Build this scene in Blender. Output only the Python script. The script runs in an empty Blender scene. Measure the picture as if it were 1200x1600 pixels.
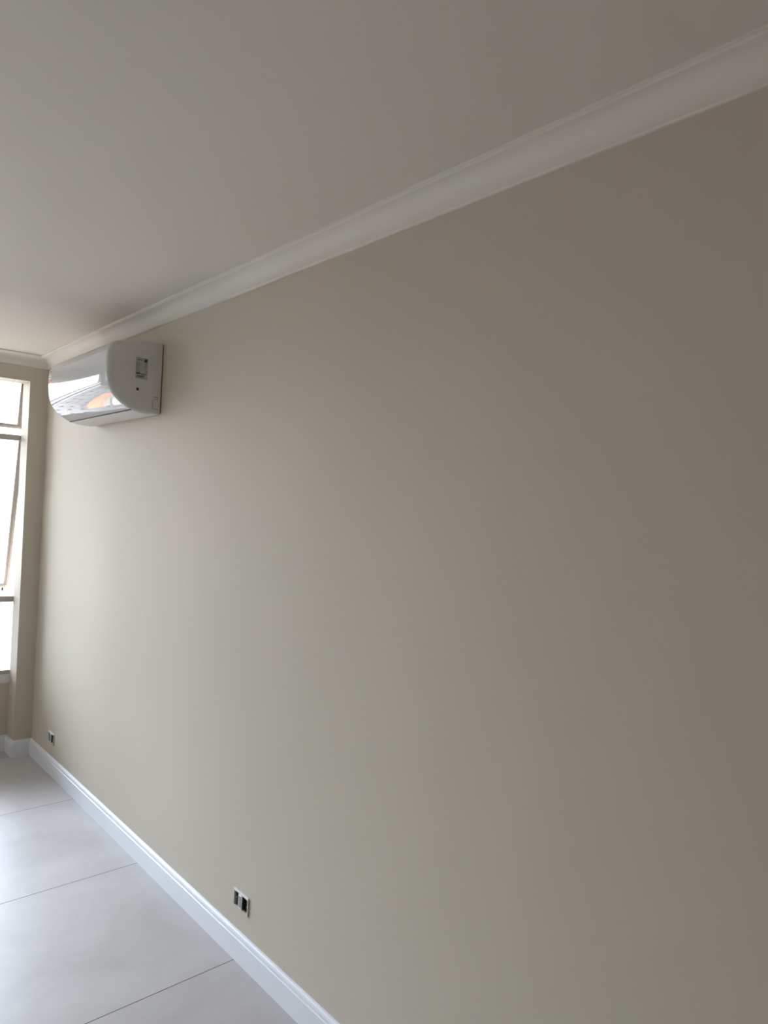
import bpy, bmesh, math, random
from mathutils import Matrix, Vector
random.seed(7)
SC = bpy.context.scene
COL = SC.collection

# ------------------------------------------------------------------ room sizes (metres)
H = 2.617            # ceiling height
YD = 4.985           # plane of the column and lintel on the window side
YW = 5.140           # plane of the parapet under the windows
XC = -0.111          # edge of the column in the corner
XL = -3.75           # left wall
YB = -4.4            # back wall
ZLIN = 2.449         # underside of lintel
ZSILL = 0.535        # top of sill

# ------------------------------------------------------------------ camera
cam = bpy.data.cameras.new('camera'); cam_o = bpy.data.objects.new('camera', cam); COL.objects.link(cam_o)
pitch, roll, yaw = 0.002319, -0.046825, -0.727405
Rm = Matrix.Rotation(yaw, 3, 'Z') @ Matrix.Rotation(pitch, 3, 'X') @ Matrix.Rotation(roll, 3, 'Y')
right, fwd, up = Rm @ Vector((1, 0, 0)), Rm @ Vector((0, 1, 0)), Rm @ Vector((0, 0, 1))
m = Matrix((right, up, -fwd)).transposed().to_4x4()
m.translation = Vector((-1.40977, 0.0, 1.69581))
cam_o.matrix_world = m
cam.sensor_fit = 'VERTICAL'; cam.sensor_height = 24.0; cam.lens = 1099.11 * 24.0 / 1600.0
cam.clip_start = 0.02; cam.clip_end = 500
SC.camera = cam_o

# ------------------------------------------------------------------ colour management
SC.view_settings.view_transform = 'Standard'; SC.view_settings.look = 'None'
SC.view_settings.gamma = 1.0; SC.view_settings.use_curve_mapping = False
SC.view_settings.exposure = 1.04
SC.cycles.use_denoising = True
SC.cycles.max_bounces = 12; SC.cycles.diffuse_bounces = 8; SC.cycles.glossy_bounces = 4
SC.cycles.transparent_max_bounces = 12
SC.cycles.sample_clamp_indirect = 6.0

# ------------------------------------------------------------------ sky: white overcast above, pale streets below the horizon
W = bpy.data.worlds.new('overcast_sky'); SC.world = W; W.use_nodes = True
nt = W.node_tree; nt.nodes.clear()
out = nt.nodes.new('ShaderNodeOutputWorld'); bg = nt.nodes.new('ShaderNodeBackground')
tc = nt.nodes.new('ShaderNodeTexCoord'); sp = nt.nodes.new('ShaderNodeSeparateXYZ')
mr = nt.nodes.new('ShaderNodeMapRange'); mr.inputs['From Min'].default_value = -1; mr.inputs['From Max'].default_value = 1
cr = nt.nodes.new('ShaderNodeValToRGB')
e = cr.color_ramp.elements
e[0].position = 0.0; e[0].color = (0.92, 0.88, 0.80, 1)
e[1].position = 1.0; e[1].color = (1.70, 1.88, 2.33, 1)
for pos, c in ((0.20, (0.78, 0.745, 0.68, 1)), (0.36, (0.41, 0.39, 0.35, 1)), (0.44, (0.375, 0.355, 0.325, 1)), (0.50, (0.66, 0.67, 0.69, 1)), (0.58, (0.85, 0.89, 0.99, 1)), (0.75, (1.36, 1.50, 1.83, 1))):
    x = e.new(pos); x.color = c
nt.links.new(tc.outputs['Generated'], sp.inputs[0]); nt.links.new(sp.outputs['Z'], mr.inputs['Value'])
nt.links.new(mr.outputs[0], cr.inputs[0]); nt.links.new(cr.outputs[0], bg.inputs['Color'])
bg.inputs['Strength'].default_value = 5.0
nt.links.new(bg.outputs[0], out.inputs['Surface'])
try:
    W.cycles.sampling_method = 'MANUAL'; W.cycles.sample_map_resolution = 256
except Exception:
    pass

# sky portal: only guides the sampling of daylight through the real window opening
pl = bpy.data.lights.new('window_sky_portal', 'AREA'); pl.shape = 'RECTANGLE'
pl.size = abs(XL - XC) + 0.1; ZO_ = 2.56; pl.size_y = ZO_; pl.cycles.is_portal = True
po = bpy.data.objects.new('window_sky_portal', pl); COL.objects.link(po)
po.location = ((XL + XC) / 2, 5.60, ZO_ / 2); po.rotation_euler = (math.radians(-90), 0, 0)

# ------------------------------------------------------------------ materials
def mat(name, col, rough=0.6, metal=0.0, spec=0.5, noise=None, bump=None, coat=0.0):
    M = bpy.data.materials.new(name); M.use_nodes = True
    n = M.node_tree; b = n.nodes['Principled BSDF']
    b.inputs['Base Color'].default_value = (*col, 1); b.inputs['Roughness'].default_value = rough
    b.inputs['Metallic'].default_value = metal; b.inputs['Specular IOR Level'].default_value = spec
    b.inputs['Coat Weight'].default_value = coat; b.inputs['Coat Roughness'].default_value = 0.03
    if noise or bump:
        t = n.nodes.new('ShaderNodeTexCoord')
    if noise:
        sc, amt = noise
        nz = n.nodes.new('ShaderNodeTexNoise'); nz.inputs['Scale'].default_value = sc; nz.inputs['Detail'].default_value = 4
        mx = n.nodes.new('ShaderNodeMix'); mx.data_type = 'RGBA'
        mx.inputs[6].default_value = (*[c * (1 - amt) for c in col], 1)
        mx.inputs[7].default_value = (*[min(1, c * (1 + amt)) for c in col], 1)
        n.links.new(t.outputs['Object'], nz.inputs['Vector']); n.links.new(nz.outputs['Fac'], mx.inputs[0])
        n.links.new(mx.outputs[2], b.inputs['Base Color'])
    if bump:
        sc, st, dist = bump
        nz2 = n.nodes.new('ShaderNodeTexNoise'); nz2.inputs['Scale'].default_value = sc; nz2.inputs['Detail'].default_value = 3
        bp = n.nodes.new('ShaderNodeBump'); bp.inputs['Strength'].default_value = st; bp.inputs['Distance'].default_value = dist
        n.links.new(t.outputs['Object'], nz2.inputs['Vector']); n.links.new(nz2.outputs['Fac'], bp.inputs['Height'])
        n.links.new(bp.outputs[0], b.inputs['Normal'])
    return M

M_WALL = mat('beige_wall_paint', (0.580, 0.532, 0.450), 0.62, spec=0.35, noise=(1.1, 0.02), bump=(1.6, 0.35, 0.012))
M_CEIL = mat('matt_white_ceiling_paint', (0.70, 0.67, 0.615), 0.8, spec=0.3, noise=(0.8, 0.012))
M_CORN = mat('white_plaster_cornice', (0.735, 0.705, 0.65), 0.6, spec=0.4, noise=(3, 0.012))
M_BASE = mat('white_satin_baseboard', (0.79, 0.815, 0.87), 0.35, spec=0.5)
M_ALU = mat('bronze_grey_aluminium', (0.46, 0.41, 0.37), 0.42, metal=0.1)
M_STONE = mat('pale_stone_sill', (0.74, 0.74, 0.71), 0.5, noise=(18, 0.08))
M_PLAST = mat('white_plastic_casing', (0.68, 0.67, 0.65), 0.5, spec=0.35)
M_GLOSS = mat('glossy_white_plastic_front', (0.66, 0.68, 0.68), 0.05, spec=0.5)
M_DARK = mat('dark_grey_plastic', (0.035, 0.035, 0.035), 0.5)
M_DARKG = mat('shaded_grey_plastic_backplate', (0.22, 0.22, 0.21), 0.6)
M_GREY = mat('mid_grey_print', (0.20, 0.195, 0.18), 0.6)
M_LABEL = mat('silver_grey_label_paper', (0.50, 0.49, 0.46), 0.5)
M_INK = mat('black_print', (0.03, 0.028, 0.025), 0.6)
M_ORANGE = mat('orange_red_label_print', (0.80, 0.13, 0.05), 0.5)
M_WHITE = mat('white_label_paper', (0.82, 0.80, 0.78), 0.5)
M_SOCK = mat('ivory_plastic', (0.78, 0.78, 0.75), 0.4)
M_BOX = mat('wall_box_plastic_with_mortar', (0.05, 0.045, 0.055), 0.8, noise=(160, 0.9))
M_MORTAR_FACE = mat('grey_mortar_and_socket_face', (0.33, 0.32, 0.31), 0.9, noise=(90, 0.3))
M_STEEL = mat('zinc_screw', (0.5, 0.5, 0.5), 0.35, metal=1.0)

def mat_glass():
    M = bpy.data.materials.new('clear_window_glass'); M.use_nodes = True
    n = M.node_tree; n.nodes.clear()
    o = n.nodes.new('ShaderNodeOutputMaterial'); tr = n.nodes.new('ShaderNodeBsdfTransparent')
    gl = n.nodes.new('ShaderNodeBsdfGlossy'); gl.inputs['Roughness'].default_value = 0.0
    fr = n.nodes.new('ShaderNodeFresnel'); fr.inputs['IOR'].default_value = 1.45
    mx = n.nodes.new('ShaderNodeMixShader'); tr.inputs['Color'].default_value = (0.96, 0.98, 0.97, 1)
    n.links.new(fr.outputs[0], mx.inputs[0]); n.links.new(tr.outputs[0], mx.inputs[1]); n.links.new(gl.outputs[0], mx.inputs[2])
    n.links.new(mx.outputs[0], o.inputs['Surface'])
    return M
M_GLASS = mat_glass()

def mat_floor():
    """large 90 cm porcelain tiles, thin dark joints, cloudy cement look"""
    M = bpy.data.materials.new('large_grey_porcelain_tiles'); M.use_nodes = True
    n = M.node_tree; N = n.nodes; L = n.links; b = N['Principled BSDF']
    t = N.new('ShaderNodeTexCoord'); s = N.new('ShaderNodeSeparateXYZ'); L.new(t.outputs['Object'], s.inputs[0])
    def math_(op, a, bb=None, cc=None):
        q = N.new('ShaderNodeMath'); q.operation = op
        for i, v in enumerate((a, bb, cc)):
            if v is None: continue
            if isinstance(v, (int, float)): q.inputs[i].default_value = v
            else: L.new(v, q.inputs[i])
        return q.outputs[0]
    ds = []; ids = []
    for out_, off in ((s.outputs['X'], 0.0 + 0.0), (s.outputs['Y'], 4.095 - 4.5)):
        u = math_('DIVIDE', math_('SUBTRACT', out_, off), 0.9)
        ids.append(math_('FLOOR', u))
        f = math_('FRACT', u)
        d = math_('MINIMUM', f, math_('SUBTRACT', 1.0, f))
        ds.append(math_('MULTIPLY', d, 0.9))
    dist = math_('MINIMUM', ds[0], ds[1])
    joint = math_('LESS_THAN', dist, 0.0019)
    cx = N.new('ShaderNodeCombineXYZ'); L.new(ids[0], cx.inputs[0]); L.new(ids[1], cx.inputs[1])
    wn = N.new('ShaderNodeTexWhiteNoise'); L.new(cx.outputs[0], wn.inputs['Vector'])
    # cloudy cement pattern, shifted per tile
    va = N.new('ShaderNodeVectorMath'); va.operation = 'MULTIPLY_ADD'
    L.new(wn.outputs['Color'], va.inputs[0]); va.inputs[1].default_value = (9, 9, 9); L.new(t.outputs['Object'], va.inputs[2])
    nz = N.new('ShaderNodeTexNoise'); nz.inputs['Scale'].default_value = 3.2; nz.inputs['Detail'].default_value = 7; nz.inputs['Roughness'].default_value = 0.62
    nz.inputs['Distortion'].default_value = 0.6
    L.new(va.outputs[0], nz.inputs['Vector'])
    ramp = N.new('ShaderNodeValToRGB'); el = ramp.color_ramp.elements
    el[0].position = 0.32; el[0].color = (0.452, 0.432, 0.418, 1); el[1].position = 0.68; el[1].color = (0.53, 0.508, 0.492, 1)
    L.new(nz.outputs['Fac'], ramp.inputs[0])
    mx = N.new('ShaderNodeMix'); mx.data_type = 'RGBA'; L.new(joint, mx.inputs[0]); L.new(ramp.outputs[0], mx.inputs[6])
    mx.inputs[7].default_value = (0.07, 0.065, 0.06, 1)
    L.new(mx.outputs[2], b.inputs['Base Color'])
    rr = math_('MULTIPLY_ADD', nz.outputs['Fac'], 0.16, 0.30)
    L.new(rr, b.inputs['Roughness'])
    b.inputs['Specular IOR Level'].default_value = 0.5
    bp = N.new('ShaderNodeBump'); bp.inputs['Strength'].default_value = 0.6; bp.inputs['Distance'].default_value = 0.0015
    L.new(math_('SUBTRACT', 1.0, joint), bp.inputs['Height']); L.new(bp.outputs[0], b.inputs['Normal'])
    return M
M_FLOOR = mat_floor()

# ------------------------------------------------------------------ mesh helpers
def box(bm, x0, x1, y0, y1, z0, z1, mtx=None):
    vs = [bm.verts.new((x, y, z)) for x in (x0, x1) for y in (y0, y1) for z in (z0, z1)]
    if mtx:
        for v in vs: v.co = mtx @ v.co
    for f in ((0, 1, 3, 2), (4, 6, 7, 5), (0, 4, 5, 1), (2, 3, 7, 6), (0, 2, 6, 4), (1, 5, 7, 3)):
        bm.faces.new([vs[i] for i in f])
def build(name, bm, m, parent=None, smooth=False, bevel=0.0, seg=2, recenter=None):
    bmesh.ops.recalc_face_normals(bm, faces=bm.faces)
    me = bpy.data.meshes.new(name); bm.to_mesh(me); bm.free(); me.materials.append(m)
    o = bpy.data.objects.new(name, me); COL.objects.link(o)
    if smooth:
        for p in me.polygons: p.use_smooth = True
    if bevel:
        md = o.modifiers.new('bevel', 'BEVEL'); md.width = bevel; md.segments = seg; md.limit_method = 'ANGLE'
        md.harden_normals = False
    if parent: o.parent = parent
    return o
def B(*boxes, **k):
    bm = bmesh.new()
    for b in boxes: box(bm, *b, **k)
    return bm
def struct(name, bm, m, **k):
    o = build(name, bm, m, **k); o['kind'] = 'structure'; return o
def empty(name, loc=(0, 0, 0)):
    o = bpy.data.objects.new(name, None); COL.objects.link(o); o.location = loc; o.empty_display_size = 0.05
    return o
def smooth_angle(o, deg=35):
    me = o.data
    for p in me.polygons: p.use_smooth = True
    me.set_sharp_from_angle(angle=math.radians(deg))

def sweep(pts, profile):
    """sweep (offset, z) profile along pts[1:-1]; pts[0], pts[-1] only give the mitre directions. Room on the left of travel."""
    bm = bmesh.new(); rings = []
    for i in range(1, len(pts) - 1):
        a, b, c = (Vector(p) for p in pts[i - 1:i + 2])
        d1, d2 = (b - a).normalized(), (c - b).normalized()
        n1, n2 = Vector((-d1.y, d1.x)), Vector((-d2.y, d2.x))
        k = (n1 + n2) / (1 + n1.dot(n2))
        rings.append([bm.verts.new((b.x + k.x * o, b.y + k.y * o, z)) for o, z in profile])
    n = len(profile)
    for r1, r2 in zip(rings, rings[1:]):
        for j in range(n):
            bm.faces.new((r1[j], r1[(j + 1) % n], r2[(j + 1) % n], r2[j]))
    bm.faces.new(rings[0]); bm.faces.new(list(reversed(rings[-1])))
    return bm

# ------------------------------------------------------------------ room shell
T = 0.14
struct('floor', B((XL - T, T, YB - 3.14, YW + 0.2, -0.15, 0)), M_FLOOR)
struct('ceiling', B((XL - T, T, YB - 3.14, YW + 0.2, H, H + 0.15)), M_CEIL)

OUT = [(2.2285, 2.3330, 0.183, 0.252), (4.5200, 4.6245, 0.181, 0.250)]      # frames of the two sockets: y0, y1, z0, z1
def holes_wall():
    bm = bmesh.new(); y = YB - T
    for y0, y1, z0, z1 in OUT:
        a, b, c, d = y0 + 0.008, y1 - 0.0045, z0 + 0.008, z1 - 0.008
        box(bm, 0, T, y, a, 0, H)
        box(bm, 0, T, a, b, 0, c); box(bm, 0, T, a, b, d, H); box(bm, 0.05, T, a, b, c, d)
        y = b
    box(bm, 0, T, y, YW + 0.2, 0, H)
    return bm
struct('wall_right', holes_wall(), M_WALL)
struct('wall_left', B((XL - T, XL, YB - T, YW + 0.2, 0, H)), M_WALL)
struct('wall_back', B((XL, -3.0, YB - T, YB, 0, H), (-0.6, 0, YB - T, YB, 0, H), (-3.0, -0.6, YB - T, YB, 2.25, H)), M_WALL)
# unseen hallway and wide back opening, added so daylight falls off
struct('wall_added_hallway', B((-3.14, -3.0, YB - 3.0, YB - T, 0, H), (-0.6, -0.46, YB - 3.0, YB - T, 0, H), (-3.14, -0.46, YB - 3.14, YB - 3.0, 0, H)), M_WALL)
XR2 = XL - XC     # the matching column in the left corner (mirror)
XO, ZO, YO = -0.050, 2.51, YW + 0.15      # the outer leaf leaves a wider opening, so the frame hides behind column and lintel
struct('wall_front', B((XC, 0, YD, YW, 0, H), (XL, XL - XC, YD, YW, 0, H), (XL - XC, XC, YD, YW, ZLIN, H),
                       (XO, 0, YW, YO, 0, H), (XL, XL - XO, YW, YO, 0, H), (XL - XO, XO, YW, YO, ZO, H),
                       (-1.365, XO, YW, YO, 0, 0.455)), M_WALL)

# cornice (concave cove with a thin bead at the ceiling)
cz = 2.543
prof = [(0.0, cz), (0.007, cz), (0.011, cz + 0.004)]
for k in range(1, 10):
    a = k / 10 * math.pi / 2
    prof.append((0.011 + 0.053 * (1 - math.cos(a)), cz + 0.004 + 0.058 * math.sin(a)))
prof += [(0.064, cz + 0.062), (0.067, cz + 0.0635), (0.070, cz + 0.066), (0.0735, cz + 0.0668), (0.0745, cz + 0.070), (0.0742, H + 0.0), (0, H)]
P = [(0, YB), (0, YD), (XL, YD), (XL, YB)]
for i in range(4):
    q = [P[i - 1], P[i], P[(i + 1) % 4], P[(i + 2) % 4]]
    t = struct('trim_%d' % (i + 1), sweep(q, prof), M_CORN); smooth_angle(t, 30)

bt = 0.0155; bh = 0.1054
bprof = [(0, 0), (bt, 0), (bt, bh - 0.024), (bt - 0.003, bh - 0.022), (bt - 0.0035, bh - 0.012), (bt - 0.006, bh - 0.006), (bt - 0.010, bh - 0.002), (0, bh)]
struct('baseboard_right', sweep([(XL, YB), (0, YB), (0, YD), (XC, YD)], bprof), M_BASE)
struct('baseboard_front', sweep([(0, YB), (0, YD), (XC, YD), (XC, YW), (-1.365, YW), (-2.0, YW)], bprof), M_BASE)
struct('trim_9', sweep([(-3.0, YW), (XL - XC, YW), (XL - XC, YD), (XL, YD), (XL, YB)], bprof), M_BASE)
struct('trim_10', B((XL - XO, -1.365, YW, YO, 0, 0.012)), M_STONE)          # threshold of the unseen bays, added full height to light the lower wall
struct('baseboard_left', sweep([(XL + .1, YD), (XL, YD), (XL, YB), (0, YB)], bprof), M_BASE)
bb = sweep([(XL, YD), (XL, YB), (-3.0, YB), (-2.0, YB)], bprof)
me_ = bpy.data.meshes.new('tmp_mesh'); b2 = sweep([(-1.0, YB), (-0.6, YB), (0, YB), (0, YD)], bprof); b2.to_mesh(me_); b2.free(); bb.from_mesh(me_); bpy.data.meshes.remove(me_)
struct('baseboard_back', bb, M_BASE)

# ------------------------------------------------------------------ windows (bottom-hung-out awning sashes, frames in grey aluminium)
def ring_bm(x0, x1, z0, z1, w, y0, y1, mtx=None, lo=None):
    lo = lo or w
    bm = bmesh.new()
    box(bm, x0, x0 + w, y0, y1, z0, z1, mtx); box(bm, x1 - w, x1, y0, y1, z0, z1, mtx)
    box(bm, x0 + w, x1 - w, y0, y1, z0, z0 + lo, mtx); box(bm, x0 + w, x1 - w, y0, y1, z1 - w, z1, mtx)
    return bm
def sash(parent, x0, x1, z0, z1, ytop, tilt, latch=True):
    piv = Matrix.Translation((0, ytop, z1)) @ Matrix.Rotation(tilt, 4, 'X') @ Matrix.Translation((0, -ytop, -z1))
    w = 0.032
    s = build('sash', ring_bm(x0, x1, z0, z1, w, ytop - 0.004, ytop + 0.016, piv, lo=0.030), M_ALU, parent, bevel=0.002)
    build('glazing_bead', ring_bm(x0 + 0.008, x1 - 0.008, z0 + 0.008, z1 - 0.008, 0.010, ytop - 0.009, ytop - 0.004, piv), M_ALU, s)
    build('pane', B((x0 + w - 0.004, x1 - w + 0.004, ytop + 0.005, ytop + 0.009, z0 + w - 0.004, z1 - w + 0.004), mtx=piv), M_GLASS, s)
    xm = x1 - 0.036
    if latch: build('latch', B((xm - 0.006, xm + 0.006, ytop - 0.002, ytop + 0.012, z0 - 0.024, z0 - 0.006),
                     (xm - 0.0035, xm + 0.0035, ytop + 0.002, ytop + 0.010, z0 - 0.006, z0 + 0.004), mtx=piv), M_DARK, s)
    return s
def window(name, x0, x1, zb=0.500):
    root = empty(name, (0, 0, 0)); root['kind'] = 'structure'
    root.location = ((x0 + x1) / 2, YW + 0.03, 0)
    inv = Matrix.Translation(-root.location)
    y0, y1 = YW + 0.004, YW + 0.045
    fr = ring_bm(x0, x1, zb, ZO, 0.022, y0 + 0.004, y1, lo=0.036)
    box(fr, x0 + .022, x1 - .022, y0, y1, 2.069, 2.106)
    box(fr, x0 + .022, x1 - .022, y0, y1, 0.992, 1.030)
    parts = [build('window_frame', fr, M_ALU, root, bevel=0.0015)]
    parts.append(sash(root, x0 + 0.012, x1 - 0.012, 2.150, ZO - 0.004, YW + 0.055, math.radians(11.5), False))
    parts.append(sash(root, x0 + 0.012, x1 - 0.012, 1.035, 2.106, YW + 0.055, math.radians(12.0)))
    parts.append(build('pane', B((x0 + 0.018, x1 - 0.018, YW + 0.018, YW + 0.022, zb + 0.032, 0.996)), M_GLASS, root))
    for p in parts: p.matrix_parent_inverse = inv
    return root
PIERS = ((-1.365, -1.31), (-2.54, -2.45))
XW = [(PIERS[0][1], XO - 0.014), (PIERS[1][1], PIERS[0][0]), (XL - XO + 0.014, PIERS[1][0])]
for i, (a, b) in enumerate(XW): window('window_%d' % (i + 1), a, b, 0.500 if i == 0 else 0.012)  # later bays are unseen, made full height to light the lower wall
# plastered piers between the window bays
for k, (a, b) in enumerate(PIERS):
    struct('trim_%d' % (5 + k), B((a, b, YW, YO, 0.455 if k == 0 else 0.0, ZO)), M_CORN, bevel=0.002)
# sill: stone slab with a rounded nose and a track above it
bm = B((-1.365, XC, YW - 0.014, YW + 0.20, 0.455, 0.482), (-1.365, XC, YW - 0.006, YO, 0.482, 0.500), (-1.31, XC, YW - 0.002, YW + 0.003, 0.500, 0.512))
struct('trim_8', bm, M_STONE, bevel=0.003)

# ------------------------------------------------------------------ air conditioner
Y0, Y1 = 3.203, 4.072
def catmull(pts, n=6):
    r = []
    for i in range(len(pts) - 1):
        p0 = Vector(pts[max(i - 1, 0)]); p1 = Vector(pts[i]); p2 = Vector(pts[i + 1]); p3 = Vector(pts[min(i + 2, len(pts) - 1)])
        for k in range(n):
            t = k / n
            r.append(0.5 * ((2 * p1) + (p2 - p0) * t + (2 * p0 - 5 * p1 + 4 * p2 - p3) * t * t + (3 * p1 - p0 - 3 * p2 + p3) * t ** 3))
    r.append(Vector(pts[-1])); return r
top = [(0.006, 2.447), (0.016, 2.4525), (0.06, 2.452), (0.12, 2.447), (0.18, 2.435), (0.222, 2.424), (0.246, 2.405), (0.2585, 2.375)]
front = [(0.2585, 2.375), (0.2605, 2.345), (0.2598, 2.31), (0.2570, 2.270), (0.2515, 2.235), (0.2395, 2.203), (0.2200, 2.175), (0.194, 2.152), (0.168, 2.135), (0.150, 2.125)]
bottom = [(0.136, 2.118), (0.10, 2.111), (0.05, 2.108), (0.018, 2.109), (0.006, 2.114)]
CT, CF = catmull(top, 4), catmull(front, 7)
outline = CT + CF[1:] + [Vector(p) for p in bottom]
def offset(poly, d, closed=True):
    r = []; n = len(poly)
    for i, p in enumerate(poly):
        a = poly[(i - 1) % n] if (closed or i > 0) else p; b = poly[(i + 1) % n] if (closed or i < n - 1) else p
        t = (b - a).normalized(); r.append(p + Vector((-t.y, t.x)) * -d)   # outline runs top -> front -> bottom; outward = +
    return r
# check direction of outward
tst = offset(CF, 0.01, False)
SGN = 1 if tst[len(tst) // 3].x > CF[len(CF) // 3].x else -1
def off(poly, d, closed=True): return offset(poly, d * SGN, closed)
RND = 0.015
def end_rings(extra=0.0, rr=RND, n=5):
    r = []
    for k in range(n + 1):
        a = k / n * math.pi / 2
        r.append((Y0 + rr * (1 - math.sin(a)) - extra, -rr * (1 - math.cos(a))))
    # first entries: k=0 -> y=Y0+rr, inset 0 ; k=n -> y=Y0, inset rr
    return r
def body_bm():
    bm = bmesh.new(); rings = []
    er = end_rings()
    seq = [(y, i) for y, i in reversed(er)] + [(Y1 - (y - Y0), i) for y, i in er]
    for y, ins in seq:
        poly = []
        w = off(outline, ins)
        for p, q in zip(outline, w):
            f = min(1, max(0, (p.x - 0.006) / 0.03))            # no inset at the wall
            poly.append(p.lerp(q, f))
        rings.append([bm.verts.new((-p.x, y, p.y)) for p in poly])
    n = len(outline)
    for a, b in zip(rings, rings[1:]):
        for j in range(n): bm.faces.new((a[j], a[(j + 1) % n], b[(j + 1) % n], b[j]))
    bm.faces.new(rings[0]); bm.faces.new(list(reversed(rings[-1])))
    return bm
ac = empty('air_conditioner', (0, (Y0 + Y1) / 2, 2.115))
ac['label'] = 'white split air conditioner with glossy front, hung high on the beige wall by the window'
ac['category'] = 'air conditioner'
AI = Matrix.Translation(-ac.location)
def acp(name, bm, m, parent=None, **k):
    o = build(name, bm, m, parent or ac, **k)
    if parent is None: o.matrix_parent_inverse = AI
    return o
body = acp('casing', body_bm(), M_PLAST); smooth_angle(body, 40)
def shell(curve, o1, o2, ya, yb, rr=RND, n=5, ends=True):
    """strip of material following the front curve, rounded in at both ends like the casing"""
    bm = bmesh.new(); rings = []
    if ends:
        er = [(ya + rr * (1 - math.sin(k / n * math.pi / 2)), -rr * (1 - math.cos(k / n * math.pi / 2))) for k in range(n)]
        seq = list(reversed(er)) + [(yb - (y - ya), i) for y, i in er]
    else: seq = [(ya, 0), (yb, 0)]
    for y, ins in seq:
        o = off(curve, o1 + ins, False); i_ = off(curve, o2 + ins, False)
        rings.append([bm.verts.new((-p.x, y, p.y)) for p in o] + [bm.verts.new((-p.x, y, p.y)) for p in reversed(i_)])
    m_ = len(rings[0])
    for a, b in zip(rings, rings[1:]):
        for j in range(m_): bm.faces.new((a[j], a[(j + 1) % m_], b[(j + 1) % m_], b[j]))
    bm.faces.new(rings[0]); bm.faces.new(list(reversed(rings[-1])))
    return bm
fp = acp('front_panel', shell(CF, 0.0022, -0.002, Y0 + 0.001, Y1 - 0.001), M_GLOSS, recenter=None); smooth_angle(fp, 40)
SL = [Vector((0.1465, 2.1232)), Vector((0.1375, 2.1187))]
acp('louver_shade_strip', shell(SL, 0.0008, -0.002, Y0 + 0.010, Y1 - 0.010, ends=False), M_DARK)  # dark strip on the casing in place of the shaded louver gap
acp('mounting_plate', B((-0.006, 0.0, Y0 + 0.008, Y1 - 0.010, 2.120, 2.440)), M_DARKG)  # plate's grey carries the soft shadow of the gap at the wall
# energy label at the far end of the front
zs = [p for p in CF if 2.314 <= p.y <= 2.388]
lab = acp('energy_label', shell(zs, 0.0028, 0.0020, 4.006, 4.050, ends=False), M_WHITE)
def lab_piece(nm, z0, z1, ya, yb, m):
    c = [Vector((0, 0))]
    pts = []
    for k in range(5):
        z = z0 + (z1 - z0) * k / 4
        for a, b in zip(CF, CF[1:]):
            if b.y <= z <= a.y or a.y <= z <= b.y:
                t = (z - a.y) / (b.y - a.y); pts.append(a.lerp(b, t)); break
    pts.reverse()
    acp(nm, shell(pts, 0.0033, 0.0026, ya, yb, ends=False), m, lab)
lab_piece('label_print', 2.364, 2.385, 4.008, 4.040, M_ORANGE)
lab_piece('label_print', 2.317, 2.331, 4.008, 4.046, M_ORANGE)
lab_piece('label_print', 2.357, 2.360, 4.012, 4.040, M_INK)
lab_piece('label_print', 2.346, 2.349, 4.012, 4.028, M_GREY)
lab_piece('label_print', 2.338, 2.342, 4.018, 4.044, M_GREY)
# data label on the near side (x from wall, z)
YS = Y0
def sidebox(x0, x1, z0, z1, d0=0.0009, d1=0.0): return (-x1, -x0, YS - d0, YS + 0.0005 - d1, z0, z1)
dl = acp('data_label', B(sidebox(0.075, 0.131, 2.268, 2.364)), M_LABEL)
def ink(bx, m=M_INK):
    acp('label_print', B(*[sidebox(a, b, c, d, 0.0013) for a, b, c, d in bx]), m, dl)
ink([(0.075, 0.131, 2.362, 2.364), (0.075, 0.131, 2.268, 2.2695), (0.0750, 0.0757, 2.268, 2.364), (0.1303, 0.131, 2.268, 2.364)], M_GREY)
ink([(0.078, 0.092, 2.346, 2.360)])                               # square mark top right
ink([(0.100, 0.124, 2.352, 2.357)], M_GREY)                        # maker's name line (illegible)
rows = []
for k in range(9):
    z = 2.340 - k * 0.0052
    w = random.uniform(0.014, 0.022)
    rows.append((0.129 - w, 0.129, z, z + 0.0022))
    if k < 5: rows.append((0.078, 0.078 + random.uniform(0.010, 0.018), z, z + 0.0022))
    if k in (7, 8): rows.append((0.078, 0.083, z, z + 0.003))
ink(rows, M_GREY)
ink([(0.110, 0.129, 2.288, 2.2945)]); ink([(0.082, 0.106, 2.286, 2.2925)], M_GREY)
ink([(0.090 + k * 0.0022, 0.0913 + k * 0.0022, 2.274, 2.283) for k in range(16)])
# dark round mark and faint moulded dot
def disc(bm, x, z, r, y0, y1, n=20):
    a = [bm.verts.new((-x + r * math.cos(2 * math.pi * k / n), y0, z + r * math.sin(2 * math.pi * k / n))) for k in range(n)]
    b = [bm.verts.new((-x + r * math.cos(2 * math.pi * k / n), y1, z + r * math.sin(2 * math.pi * k / n))) for k in range(n)]
    bm.faces.new(a); bm.faces.new(list(reversed(b)))
    for k in range(n): bm.faces.new((a[k], b[k], b[(k + 1) % n], a[(k + 1) % n]))
bm = bmesh.new(); disc(bm, 0.1185, 2.218, 0.0085, YS - 0.0025, YS + 0.001)
rimo = acp('screw_cap', bm, M_LABEL)
bm = bmesh.new(); disc(bm, 0.1190, 2.218, 0.0065, YS - 0.0030, YS)
acp('cap_dark_disc', bm, M_DARK, rimo)  # flat dark disc laid on the cap
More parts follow.
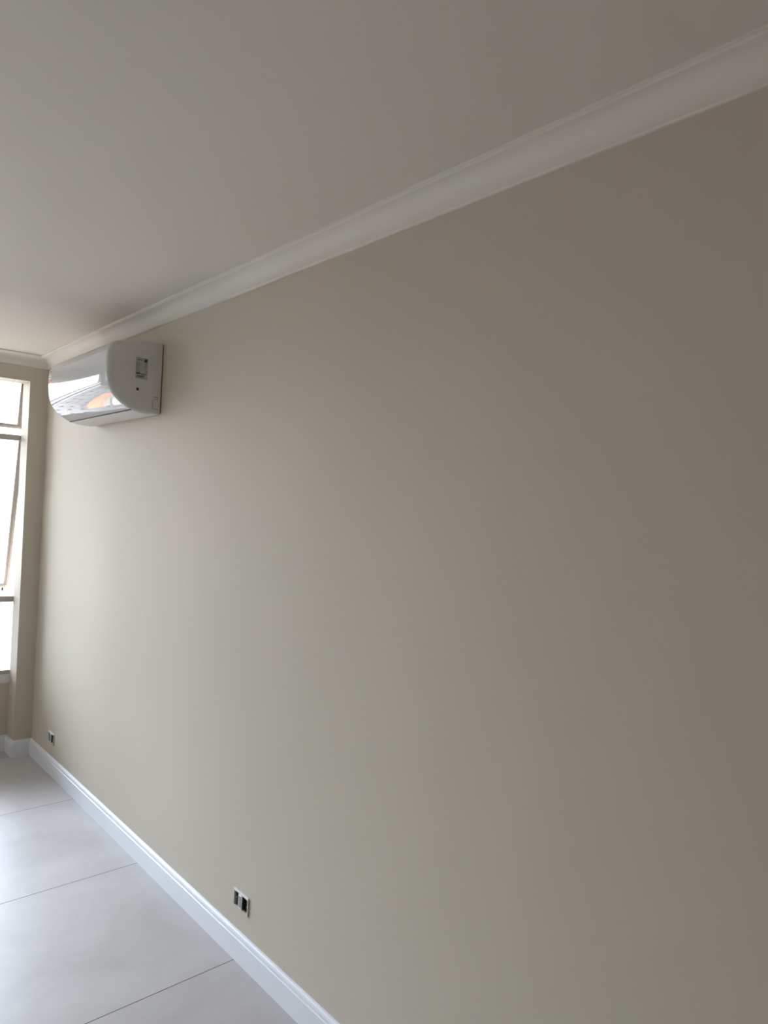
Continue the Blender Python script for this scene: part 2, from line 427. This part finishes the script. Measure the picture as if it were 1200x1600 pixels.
# knock-out cover at the lower back corner: outline drawn in thin raised dark lines
kx0, kx1, kz0, kz1 = 0.008, 0.043, 2.137, 2.181
kn = acp('pipe_knockout', B(sidebox(kx0, kx1, kz0, kz1, 0.0008)), M_PLAST)
acp('knockout_lines', B(sidebox(kx1, kx1 + 0.0016, kz0, kz1, 0.0010), sidebox(0.016, kx1 - .004, kz1, kz1 + 0.0018, 0.0010), sidebox(0.016, kx1 - .004, kz1 + 0.010, kz1 + 0.0125, 0.0010),
                sidebox(0.016, kx1, kz0 - 0.002, kz0, 0.0010), sidebox(0.005, 0.0062, 2.150, 2.166, 0.0010), sidebox(0.005, 0.010, 2.166, 2.1675, 0.001), sidebox(0.005, 0.010, 2.1490, 2.1502, 0.001)), M_GREY, kn)

# ------------------------------------------------------------------ wall sockets without cover plates
def outlet(label, y0, y1, z0, z1):
    w, h = y1 - y0, z1 - z0
    r = empty('wall_socket', (0, y0, z0)); r['label'] = label; r['category'] = 'electrical socket'; r['group'] = 'uncovered sockets on the beige wall'
    def pt(name, bm, m, par=None, **k):
        o = build(name, bm, m, par or r, **k); return o
    # local coords: x out of wall is negative, y along wall, z up
    b = 0.0085
    pt('mounting_frame', B((-0.0065, 0.0003, 0, w, h - b, h), (-0.0065, 0.0003, w - b * .5, w, b, h - b)), M_SOCK, bevel=0.0018)
    pt('painted_frame_edge', B((-0.0062, 0.0003, 0, w, 0, b), (-0.0062, 0.0003, 0, b * .8, b, h - b)), M_WALL, bevel=0.0018)
    bx = bmesh.new(); d = 0.046; q = 0.0087
    for s in ((0.001, d, q, q + .0015, q, h - q), (0.001, d, w - .0065, w - .005, q, h - q), (0.001, d, q, w - .005, q, q + .0015), (0.001, d, q, w - .005, h - q - .0015, h - q), (d, d + .002, q, w - .005, q, h - q)):
        box(bx, *s)
    pt('wall_box', bx, M_BOX)
    c = w * 0.53; mw = 0.0125
    mo = pt('socket_module', B((-0.0075, -0.0035, c - mw, c + mw, b, h - b)), M_SOCK, bevel=0.0012)
    pt('module_body', B((-0.0035, 0.030, c - mw, c + mw, b, h - b)), M_DARK, mo)  # dark colour puts the shade inside the open box onto the module's sides
    pt('socket_face', B((-0.0088, -0.0070, c - mw * .62, c + mw * .62, b + .006, h - b - .006)), M_MORTAR_FACE, mo, bevel=0.0005)  # raised grey plate where the module has its grey recess
    bm = bmesh.new(); rnd = random.Random(3)
    for side in (0, 1):
        for k in range(26):
            yy = (b + rnd.random() * 0.010) if side else (w - 0.008 - rnd.random() * 0.015); zz = b + rnd.random() * (h - 2 * b); s = rnd.uniform(.0005, .0016)
            mt = Matrix.Translation((rnd.uniform(-.004, .006), yy, zz)) @ Matrix.Rotation(rnd.random() * 3, 4, 'X') @ Matrix.Rotation(rnd.random() * 3, 4, 'Y')
            box(bm, -s, s, -s, s, -s * .6, s * .6, mt)
    sm = pt('mortar_crumbs', bm, M_MORTAR_FACE); sm['kind'] = 'stuff'
    for yy in (b + .006, w - .013):
        bm = bmesh.new(); bmesh.ops.create_cone(bm, cap_ends=True, segments=12, radius1=.0028, radius2=.0024, depth=.003, matrix=Matrix.Translation((0.001, yy, h / 2)) @ Matrix.Rotation(math.radians(-90), 4, 'Y'))
        pt('screw', bm, M_STEEL)
    return r
outlet('open wall socket without cover plate, the nearer one above the middle of the baseboard', *OUT[0])
outlet('open wall socket without cover plate, the farther one beside the corner column', *OUT[1])

# ------------------------------------------------------------------ pale buildings across the street
def tower(label, x0, x1, y0, y1, z0, z1, nx, nz):
    r = empty('apartment_building', ((x0 + x1) / 2, y0, z0)); r['label'] = label; r['category'] = 'building'
    inv = Matrix.Translation(-r.location)
    a = build('facade', B((x0, x1, y0, y1, z0, z1), (x0 - .2, x1 + .2, y0 - .2, y1 + .2, z1, z1 + .35)), M_FAC, r); a.matrix_parent_inverse = inv
    for i in range(nx):
        for k in range(nz):
            cx_ = x1 - 1.25 - i * (x1 - x0 - 1.6) / nx; cz_ = z1 - 1.9 - k * 2.9
            f = build('window', B((cx_ - .65, cx_ + .65, y0 - .05, y0, cz_ - .55, cz_ + .55)), M_ALU, r); f.matrix_parent_inverse = inv
            build('pane', B((cx_ - .57, cx_ + .57, y0 - .07, y0 - .05, cz_ - .49, cz_ + .49)), M_DARK, f)
M_FAC = mat('weathered_grey_facade_render', (0.25, 0.25, 0.255), 0.9, noise=(0.3, .05))
M_TILE = mat('orange_clay_roof_tiles', (0.62, 0.19, 0.08), 0.85, noise=(1.5, .12))
M_CREAM = mat('cream_house_render', (0.55, 0.52, 0.46), 0.9)
tower('long grey apartment building outside, its top just visible through the lower window pane', -60.0, 9.2, 42.0, 54.0, -34.0, -2.9, 22, 7)
hs = empty('house', (-7, 35, -34)); hs['label'] = 'low house with orange tiled roof outside, seen only mirrored in the air conditioner front'; hs['category'] = 'house'
inv = Matrix.Translation(-hs.location)
w_ = build('house_wall', B((-12.4, -1.7, 32.6, 38.4, -34, -10.9)), M_CREAM, hs); w_.matrix_parent_inverse = inv
bm = bmesh.new()
pr = [(32.0, -10.75), (35.5, -9.6), (39.0, -10.75), (39.0, -10.95), (35.5, -9.85), (32.0, -10.95)]
ra = [bm.verts.new((-13.0, y, z)) for y, z in pr]; rb = [bm.verts.new((-1.2, y, z)) for y, z in pr]
for j in range(6): bm.faces.new((ra[j], ra[(j + 1) % 6], rb[(j + 1) % 6], rb[j]))
bm.faces.new((ra[0], ra[1], ra[4], ra[5])); bm.faces.new((ra[1], ra[2], ra[3], ra[4]))
bm.faces.new((rb[0], rb[1], rb[4], rb[5])); bm.faces.new((rb[1], rb[2], rb[3], rb[4]))
r_ = build('roof', bm, M_TILE, hs); r_.matrix_parent_inverse = inv
